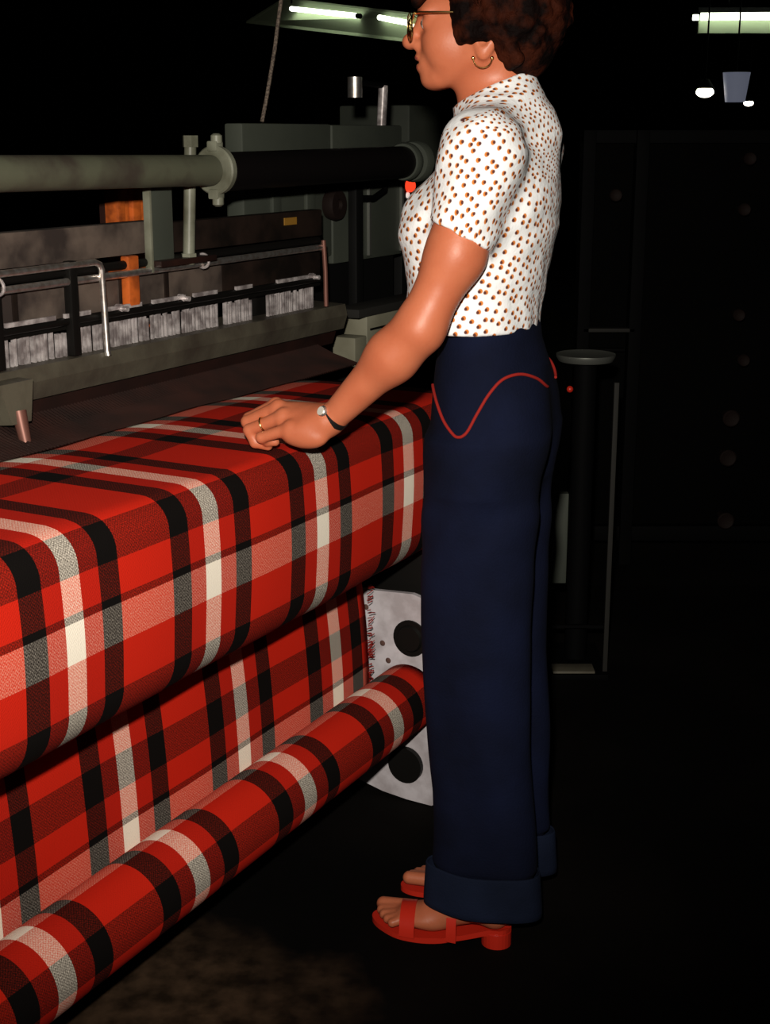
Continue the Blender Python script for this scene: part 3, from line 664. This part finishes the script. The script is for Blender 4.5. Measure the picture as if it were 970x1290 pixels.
# left hand: loose fist resting on the cloth
def hand():
    W0 = np.array(WRL)
    mcp = [np.array(q) for q in ((.330, .139, .974), (.318, .162, .975), (.302, .183, .965), (.284, .203, .950))]   # index .. little
    pip = [np.array(q) for q in ((.378, .134, .949), (.373, .156, .948), (.362, .178, .939), (.334, .199, .932))]
    # palm
    for q, r in zip(mcp, (.0135, .0140, .0135, .0125)):
        a = W0+(q-W0)*.22+np.array([0, (q[1]-W0[1])*.25, -.002]); B.cone(a, q-np.array([0, 0, .004]), .0185, r, .012)
    B.ell((.260, .198, .937), (.040, .019, .019), .016, rz=-.2)           # heel of the hand
    B.ell((.262, .150, .938), (.036, .020, .021), .016, rz=.2)
    B.cone((.225, .186, .962), (.262, .175, .950), .0235, .024, .014)
    for i, (m_, p_, r) in enumerate(zip(mcp, pip, (.0105, .0108, .0103, .0092))):
        dn_ = np.array([-.012, .000, -.026]) if i < 3 else np.array([-.006, -.016, -.011]); tip = np.array([-.032, .001, -.006]) if i < 3 else np.array([-.018, -.008, -.002])
        B.cone(m_, p_, r*1.12, r, .0045); B.cone(p_, p_+dn_*.8, r, r*.88, .003); B.cone(p_+dn_*.8, p_+dn_*.8+tip*.7, r*.86, r*.75, .003)
        B.ell(m_+np.array([-.002, 0, .004]), (.011, .0095, .010), .006)
    # thumb leaves the inner side of the palm
    B.cone((.250, .158, .946), (.296, .128, .936), .0165, .0130, .012); B.cone((.296, .128, .936), (.330, .122, .926), .0120, .0105, .005); B.cone((.330, .122, .926), (.352, .127, .917), .0105, .0085, .004)
    return mcp, pip
MCP, PIP = hand()
# right arm hangs at the far side
B.cone(SHR, ELR, .050, .038, .02); B.cone(ELR, WRR, .037, .023, .02)
B.cone(WRR, (.100, -.180, .850), .024, .027, .02)
for i_ in range(4): B.cone((.100, -.165-.010*i_, .850), (.112-.006*i_, -.160-.012*i_, .800), .010, .009, .004); B.cone((.112-.006*i_, -.160-.012*i_, .800), (.100-.006*i_, -.158-.012*i_, .768), .009, .0075, .003)
B.cone((.100, -.165, .870), (.128, -.150, .835), .013, .009, .006)
body, BV, BF = netmesh('body', B, [M['skin'], M['lip']], woman, 2, .5)
# lips get their own colour
ctr = BV[BF].mean(1); ca, sa_ = math.cos(-HY), math.sin(-HY)
lx = HC[0]+(ctr[:, 0]-HC[0])*ca-ctr[:, 1]*sa_; ly = (ctr[:, 0]-HC[0])*sa_+ctr[:, 1]*ca; lz = ctr[:, 2]
up = ((lx-.1155)/.0125)**2+(ly/.0215)**2+((lz-1.5262)/.0066)**2 < 1; lo_ = ((lx-.113)/.0125)**2+(ly/.0195)**2+((lz-1.5118)/.0070)**2 < 1
mi = np.zeros(len(BF), np.int32); mi[(up | lo_) & (lx > .108)] = 1
if len(body.data.polygons) == len(mi): body.data.polygons.foreach_set('material_index', mi)
del B
for s_ in (1, -1):
    e_ = MB().ball(hd(.1015, s_*.033, 1.5768), .0115, 16).build('eye', M['eyewhite'], woman)
    MB().ball(hd(.1095, s_*.0345, 1.5768), .0052, 12, (.8, 1, 1)).build('iris', M['iris'], e_)

for s_ in (1, -1): MB().tube([hd(.115, s_*.012, 1.5985), hd(.1135, s_*.030, 1.6020), hd(.098, s_*.050, 1.5985)], [.0022, .0026, .0012], 6).build('eyebrow', M['hair'], woman)
# ---------------- hair
HF = Field(axis((-.135, .155, .0026)), axis((-.115, .115, .0026)), axis((1.485, 1.695, .0026)))
HF.ell(hd(-.012, 0, 1.600), (.098, .083, .082), .02)
HF.ell(hd(-.035, 0, 1.565), (.070, .076, .070), .02)
HF.ell(hd(-.045, 0, 1.530), (.040, .052, .040), .02)
HF.ell(hd(.070, 0, 1.640), (.056, .060, .034), .02)
for i in range(700):
    th = random.uniform(-PI, PI); ph = random.uniform(-.75, 1.45)
    x, y, z = -.012+.097*math.cos(ph)*math.cos(th), .081*math.cos(ph)*math.sin(th), 1.596+.082*math.sin(ph)
    if x > .052 and z < 1.618: continue
    if z < 1.548 and x > -.02: continue
    r = random.uniform(.005, .009); t = Vector((random.uniform(-1, 1), random.uniform(-1, 1), random.uniform(-1.2, .2))).normalized()*random.uniform(.006, .018)
    p_ = np.array(hd(x, y, z)); HF.cone(p_-np.array(t), p_+np.array(t), r, r*.8, .009)
for s_ in (1, -1):                                     # locks in front of and over the ear
    for (x, z, r) in ((.052, 1.600, .012), (.054, 1.585, .011), (.052, 1.570, .010), (.050, 1.556, .009), (.047, 1.545, .008), (.030, 1.549, .011), (.016, 1.553, .011), (.002, 1.552, .012), (-.010, 1.540, .011), (-.020, 1.524, .011), (-.030, 1.510, .010)):
        HF.cone(hd(x, s_*.066, z+.004), hd(x-.012, s_*.077, z+.012), r, r*1.1, .005)
for i in range(16):                                    # fringe over the forehead
    y = -.055+.11*i/15; HF.cone(hd(.100, y, 1.640), hd(.119-.18*y*y*40*.1, y*1.04, 1.611+random.uniform(-.003, .004)), .016, .009, .006)
def face_cut(X, Y, Z):                                 # keep the face free
    c_, s_ = math.cos(-HY), math.sin(-HY); x = HC[0]+(X-HC[0])*c_-Y*s_; y = (X-HC[0])*s_+Y*c_
    return x+0*Z
hair, HV, HFq = netmesh('hair', HF, M['hair'], woman, 1, .4)
mb = MB()
for i in range(2200):                                   # single curls standing off the surface
    th = random.uniform(-PI, PI); ph = random.uniform(-.6, 1.4)
    x, y, z = -.012+.106*math.cos(ph)*math.cos(th), .090*math.cos(ph)*math.sin(th), 1.597+.088*math.sin(ph)
    if (x > .045 and z < 1.628) or (z < 1.556 and x > -.03): continue
    nrm = Vector((x+.012, y, z-1.597)).normalized(); t1 = nrm.orthogonal().normalized(); t2 = nrm.cross(t1); a0_ = random.uniform(0, 6.3); rr = random.uniform(.005, .014)
    pts = [Vector(hd(x, y, z))+(t1*math.cos(a0_+k_*.5)+t2*math.sin(a0_+k_*.5))*rr+nrm*(.0015*k_-.008) for k_ in range(7)]
    mb.tube(pts, [.0010, .0013, .0014, .0014, .0013, .0010, .0006], 4)
tag(mb.build('curls', M['hair'], hair, True, None), kind='stuff')

# ---------------- spectacles and earrings
gl = empty('eyeglasses', (0, 0, 0)); gl.parent = woman
for s_ in (1, -1):
    loop = []
    for i in range(33):
        a = 2*PI*i/32; yy = s_*(.034+.0255*math.cos(a)); zz = 1.571+.0215*math.sin(a)-.003*(math.cos(a)); loop.append(Vector(hd(.1370-.27*max(0, abs(yy)-.010), yy, zz)))
    MB().tube(loop, .0008, 6, False).build('rim', M['gold'], gl)
    vs = [tuple(q) for q in loop[:-1]]; vs += [tuple(Vector(q)-Vector((.0012, 0, 0))) for q in vs]; n_ = 32
    MB().add(vs, [tuple(range(n_)), tuple(range(n_, 2*n_))[::-1]]+[(i, n_+i, n_+(i+1) % n_, (i+1) % n_) for i in range(n_)]).build('lens', M['glass'], gl, False)
    MB().tube([hd(.1240, s_*.0590, 1.580), hd(.1210, s_*.064, 1.589), hd(.112, s_*.0700, 1.5905), hd(.06, s_*.0755, 1.590), hd(.000, s_*.0765, 1.583)], [.0016, .0022, .0022, .0016, .0014], 8).build('temple_arm', M['gold'], gl)
    MB().ball(hd(.1195, s_*.0665, 1.5895), .0030, 8).build('hinge', M['gold'], gl)
MB().tube([hd(.133, -.009, 1.577), hd(.136, 0, 1.581), hd(.133, .009, 1.577)], .0013, 8).build('bridge', M['gold'], gl)
for s_ in (1, -1):
    c_ = Vector(hd(.012, s_*.0775, 1.5225)); fx_ = Vector(hd(1, 0, 0))-Vector(hd(0, 0, 0)); ax_ = Vector((0, 0, 1)).cross(fx_)
    er = MB().torus(c_, ax_, .0145, .0011, math.radians(0), math.radians(180), 20, 8, ref=fx_).build('earring', M['gold'], woman)
    for e_ in (1, -1): MB().ball(c_+fx_*.0145*e_, .0030, 10).build('bead', M['gold'], er)

# ---------------- blouse
BL = Field(axis((-.16, .18, .0036)), axis((-.265, .275, .0036)), axis((1.06, 1.515, .0036)))
zt_ = [1.455, 1.41, 1.38, 1.345, 1.30, 1.265, 1.22, 1.15, 1.10, 1.06]
fr_ = [.045, .054, .068, .089, .110, .120, .128, .134, .140, .140]
bk_ = [-.062, -.084, -.098, -.108, -.113, -.110, -.101, -.089, -.083, -.080]
cx_ = [(a+b)/2 for a, b in zip(fr_, bk_)]; a_ = [(a-b)/2 for a, b in zip(fr_, bk_)]
b__ = [.075, .110, .150, .165, .166, .164, .156, .150, .150, .152]
BL.loft(zt_, cx_, [0]*10, a_, b__, .02, 2.2)
for s_ in (1, -1): BL.ell((.080, s_*.064, 1.264), (.052, .060, .058), .05)
for s_ in (1, -1): BL.cone((-.020, s_*.045, 1.425), (-.015, s_*.150, 1.385), .045, .058, .03)
BL.cone((-.026, 0, 1.405), (.006, 0, 1.505), .086, .060, .03)
SLT = field_sleeve = Field(BL.x, BL.y, BL.z)
dirL = Vector((.016, .195, 1.232))-Vector(SHL); dirR = Vector(ELR)-Vector(SHR)
SLT.cone(SHL, tuple(Vector(SHL)+dirL*1.2), .0600, .0470, .01); SLT.cone(SHR, tuple(Vector(SHR)+dirR.normalized()*.2), .0620, .0520, .01)
dL = dirL.normalized(); hemL = Vector(SHL)+dL*.122; nL = (dL*1.0+Vector((.30, 0, -.05))).normalized()
SLT.cut(lambda X, Y, Z: np.where(Y > 0, (X-hemL.x)*nL.x+(Y-hemL.y)*nL.y+(Z-hemL.z)*nL.z, 1.262-Z-.0*X))
tor_d = BL.d.copy(); slv_d = SLT.d.copy()
k_ = .034; h_ = np.maximum(k_-np.abs(tor_d-slv_d), 0)/k_; BL.d = np.minimum(tor_d, slv_d)-h_*h_*k_*.25
X_, Y_, Z_ = BL.x[:, None, None], BL.y[None, :, None], BL.z[None, None, :]
# soft folds: drag lines from the shoulder, and gathers above the hem
th_ = np.arctan2(Y_, X_)
BL.d += (.0009*np.sin(th_*14+Z_*30)*np.clip((1.24-Z_)/.14, 0, 1)+.0013*np.sin((X_*1.0+Z_*.8)*110+np.sin(Z_*40)*1.2)*np.clip((Z_-1.18)/.1, 0, 1)+.0014*np.sin(Z_*95+X_*25+th_*3)*np.clip(1-np.abs(Z_-1.17)/.09, 0, 1)).astype(np.float32)
BL.cut(lambda X, Y, Z: (1.100+.042*np.clip((X-.045)/.07, 0, 1))-Z+0*Y)
BL.cut(lambda X, Y, Z: Z-(1.478+.0*Y-.46*X))
blouse, V_, F_ = netmesh('blouse', BL, M['print'], woman, 2, .5)
def sample(fd, fld, P):
    ix = [np.clip(np.round((P[:, i]-a[0])/(a[1]-a[0])).astype(int), 0, len(a)-1) for i, a in enumerate((fld.x, fld.y, fld.z))]; return fd[ix[0], ix[1], ix[2]]
fc = V_[F_].mean(1); issl = sample(slv_d, BL, fc) < sample(tor_d, BL, fc)
tu = np.arctan2(V_[:, 1], V_[:, 0]+.005); r_ = np.hypot(V_[:, 1], V_[:, 0]+.005)
tv = V_[:, 2]+1.0*np.maximum(0, .155-r_)*np.clip((V_[:, 2]-1.34)/.05, 0, 1)
P0 = np.array(SHL); ax_ = np.array(dL); e1 = np.cross(ax_, [1, 0, 0]); e1 /= np.linalg.norm(e1); e2 = np.cross(ax_, e1)
P1 = np.where(V_[:, 1:2] > 0, P0, np.array(SHR)); rel = V_-P1
su = np.arctan2(-np.sign(V_[:, 1])*(rel@e2), -np.sign(V_[:, 1])*(rel@e1)); sv = rel@ax_
rad_ = np.linalg.norm(rel-np.outer(sv, ax_), axis=1); sv = sv-np.maximum(0, .055-rad_)*1.2
iscol = fc[:, 2] > 1.478-.46*fc[:, 0]-.048; issl &= ~iscol
uvq = np.zeros((len(F_), 4, 2))
for i in range(4):
    a = tu[F_[:, i]].copy(); b = su[F_[:, i]].copy(); a0v, b0v = tu[F_[:, 0]], su[F_[:, 0]]
    a += np.where(a-a0v > PI, -2*PI, 0)+np.where(a-a0v < -PI, 2*PI, 0); b += np.where(b-b0v > PI, -2*PI, 0)+np.where(b-b0v < -PI, 2*PI, 0)
    uvq[:, i, 0] = np.where(issl, b*.058+3, np.where(iscol, a*.066+9, a*.135)); uvq[:, i, 1] = np.where(issl, sv[F_[:, i]], tv[F_[:, i]])
if len(blouse.data.loops) == uvq.size//2:
    uvl = blouse.data.uv_layers.new(name='UVMap'); uvl.data.foreach_set('uv', uvq.astype(np.float32).ravel())
# ---------------- jeans
J = Field(axis((-.165, .125, .004)), axis((-.215, .215, .004)), axis((.045, 1.125, .005)))
J.loft([1.12, 1.08, 1.04, 1.0, .95, .90, .84, .80], [-.005, -.006, -.009, -.010, -.009, -.006, -.004, -.002], [0]*8, [.078, .082, .092, .096, .098, .098, .092, .070], [.128, .134, .146, .158, .166, .168, .162, .12], .02, 2.15)
zl_ = [.92, .80, .71, .60, .50, .40, .29, .20, .13, .067]
bw_ = [.080, .079, .074, .067, .060, .054, .050, .048, .047, .046]
fl_ = [.080, .089, .092, .089, .084, .075, .068, .070, .074, .076]; bl_ = [-.104, -.104, -.101, -.099, -.100, -.106, -.113, -.119, -.124, -.128]
for s_ in (1, -1):
    J.loft(zl_, [(a+b)/2 for a, b in zip(fl_, bl_)], [s_*c for c in (.082, .083, .084, .085, .084, .083, .082, .082, .082, .082)], [(a-b)/2 for a, b in zip(fl_, bl_)], bw_, .03)
J.ell((-.065, .070, .945), (.044, .072, .075), .04); J.ell((-.065, -.070, .945), (.044, .072, .075), .04)
X_, Y_, Z_ = J.x[:, None, None], J.y[None, :, None], J.z[None, None, :]
J.d += (.0030*np.sin(X_*55+np.sin(Z_*9)*2.0+np.sign(Y_)*1.3)*np.clip((.75-Z_)/.3, 0, 1)+.0022*np.sin((Z_+X_*1.3)*52+2*np.sin(Y_*20))*np.clip(1-np.abs(Z_-.80)/.16, 0, 1)).astype(np.float32)
J.d += (.0045*np.clip((.152-Z_)/.01, 0, 1)).astype(np.float32)+0*X_
jeans, JV, JF = netmesh('jeans', J, M['denim'], woman, 2, .5)
# turned-up hems
for s_ in (1, -1):
    n = 56; vs = []; fs = []
    prof = [(.146, -.001), (.149, .0010), (.145, .0024), (.108, .003), (.076, .0035), (.066, .003), (.063, .000), (.068, -.005)]
    for i in range(n):
        a = 2*PI*i/n
        for z, g in prof:
            f_ = np.interp(z, zl_[::-1], fl_[::-1]); b0_ = np.interp(z, zl_[::-1], bl_[::-1]); A = (f_-b0_)/2+g+.003; Bq = np.interp(z, zl_[::-1], bw_[::-1])+g+.002
            wv = .0018*math.sin(5*a+s_)
            vs.append(((f_+b0_)/2+(A+wv)*math.cos(a), s_*.082+(Bq+wv)*math.sin(a), z))
    m_ = len(prof)
    for i in range(n):
        for j in range(m_-1): fs.append((i*m_+j, ((i+1) % n)*m_+j, ((i+1) % n)*m_+j+1, i*m_+j+1))
    MB().add(vs, fs).build('cuff', M['denim_cuff'], jeans, True, None)
# piping sewn along the pocket and yoke
bv = BVHTree.FromPolygons([Vector(q) for q in JV], [tuple(q) for q in JF])
def on_jeans(x, z, side=1):
    o_ = Vector((-.435*.3, side*.9, z+.10)); t_ = Vector((x, side*.10, z))
    h = bv.ray_cast(o_, (t_-o_).normalized()); 
    return h[0]+h[1]*.0022 if h[0] else None
def spline(pts, n=12):
    out = []
    for i in range(len(pts)-1):
        p0, p1, p2, p3 = (Vector(pts[max(0, min(len(pts)-1, i+j))]) for j in (-1, 0, 1, 2))
        for k in range(n):
            t = k/n; out.append(.5*((2*p1)+(-p0+p2)*t+(2*p0-5*p1+4*p2-p3)*t*t+(-p0+3*p1-3*p2+p3)*t**3))
    return out+[Vector(pts[-1])]
key = [(.066, 1.086, 0), (.070, 1.050, 0), (.068, 1.005, 0), (.055, .965, 0), (.040, .943, 0), (.027, .934, 0), (.012, .943, 0), (-.006, .975, 0), (-.025, 1.006, 0), (-.046, 1.029, 0), (-.072, 1.037, 0), (-.095, 1.030, 0), (-.108, 1.016, 0)]
for side in (1, -1):
    pts = [on_jeans(q.x, q.y, side) for q in spline(key)]; pts = [q for q in pts if q]
    if len(pts) > 4: tag(MB().tube(pts, .0025, 8).build('piping', M['redpipe'], jeans), 'red piping')

# ---------------- sandals
for s_ in (1, -1):
    sd = empty('sandal', (0 if s_ > 0 else -.024, 0, 0)); sd.parent = woman
    out = [(-.078, .085), (-.072, .066), (-.050, .058), (0, .060), (.050, .052), (.100, .038), (.150, .034), (.178, .044), (.186, .060), (.180, .078), (.160, .098), (.125, .118), (.080, .122), (.030, .112), (-.030, .108), (-.066, .104)]
    out = [(p.x, p.y) for p in spline([(x, y, 0) for x, y in out+out[:1]], 4)[:-1]]
    def zz(x): return .004+.026*max(0, min(1, (.05-x)/.09))**1.3
    vs = [(x, s_*y, zz(x)-.004) for x, y in out]+[(x, s_*y, zz(x)+.006) for x, y in out]; n = len(out)
    MB().add(vs, [tuple(range(n)), tuple(range(n, 2*n))]+[(i, (i+1) % n, n+(i+1) % n, n+i) for i in range(n)]).build('sole', M['redleather'], sd, False)
    MB().prism([(-.051+.027*math.cos(a/12*PI), s_*(.084+.026*math.sin(a/12*PI))) for a in range(24)], 0, .027, 'xy').build('heel', M['redleather'], sd, False)
    for (x0, x1, zc, wid) in ((.098, .126, .050, .044), (.022, .040, .066, .036)):
        vs = []; fs = []; n = 17
        for i in range(n):
            a = PI*i/(n-1)
            for x in (x0, x1):
                cy_ = .080 if x > .06 else .084; k2 = 1-(x-x0)*2.2
                for g in (0, .003): vs.append((x+.006*math.cos(a), s_*(cy_-(wid*k2+g)*math.cos(a)), .010+(zc*k2-.008+g)*math.sin(a)))
        for i in range(n-1):
            q = i*4; fs += [(q, q+4, q+6, q+2), (q+1, q+3, q+7, q+5), (q, q+1, q+5, q+4), (q+2, q+6, q+7, q+3)]
        MB().add(vs, fs).build('strap', M['redleather'], sd, True, 60)

# ---------------- watch and ring
fd = (Vector(WRL)-Vector(ELL_)).normalized(); wc = Vector(WRL)-fd*.004
wt = empty('wristwatch', (0, 0, 0)); wt.parent = woman
vs = []; fs = []; n = 40; e1 = fd.orthogonal().normalized(); e2 = fd.cross(e1)
for i in range(n):
    a = 2*PI*i/n
    for off, r in ((-.005, .0232), (-.005, .0255), (.005, .0252), (.005, .0230)): vs.append(wc+fd*off+(e1*math.cos(a)+e2*math.sin(a))*r)
for i in range(n):
    for j in range(4): fs.append((i*4+j, ((i+1) % n)*4+j, ((i+1) % n)*4+(j+1) % 4, i*4+(j+1) % 4))
MB().add(vs, fs).build('strap', M['leather'], wt, True, 40)
dd = Vector((.30, .72, .62)); dd = (dd-fd*dd.dot(fd)).normalized()
ds = MB().lathe([(-.003, .0095), (.003, .0095), (.005, .0080), (.005, .001)], dd, wc+dd*.0245, 20).build('case', M['chrome'], wt)
MB().lathe([(0, .0072), (.001, .0070), (.001, .001)], dd, wc+dd*.0297, 20).build('dial', M['watchdial'], wt)
rp_ = Vector(MCP[2])*.42+Vector(PIP[2])*.58; rax = (Vector(PIP[2])-Vector(MCP[2])).normalized()
MB().torus(rp_, rax, .0116, .0018, n=28, m=8).build('finger_ring', M['gold'], woman)
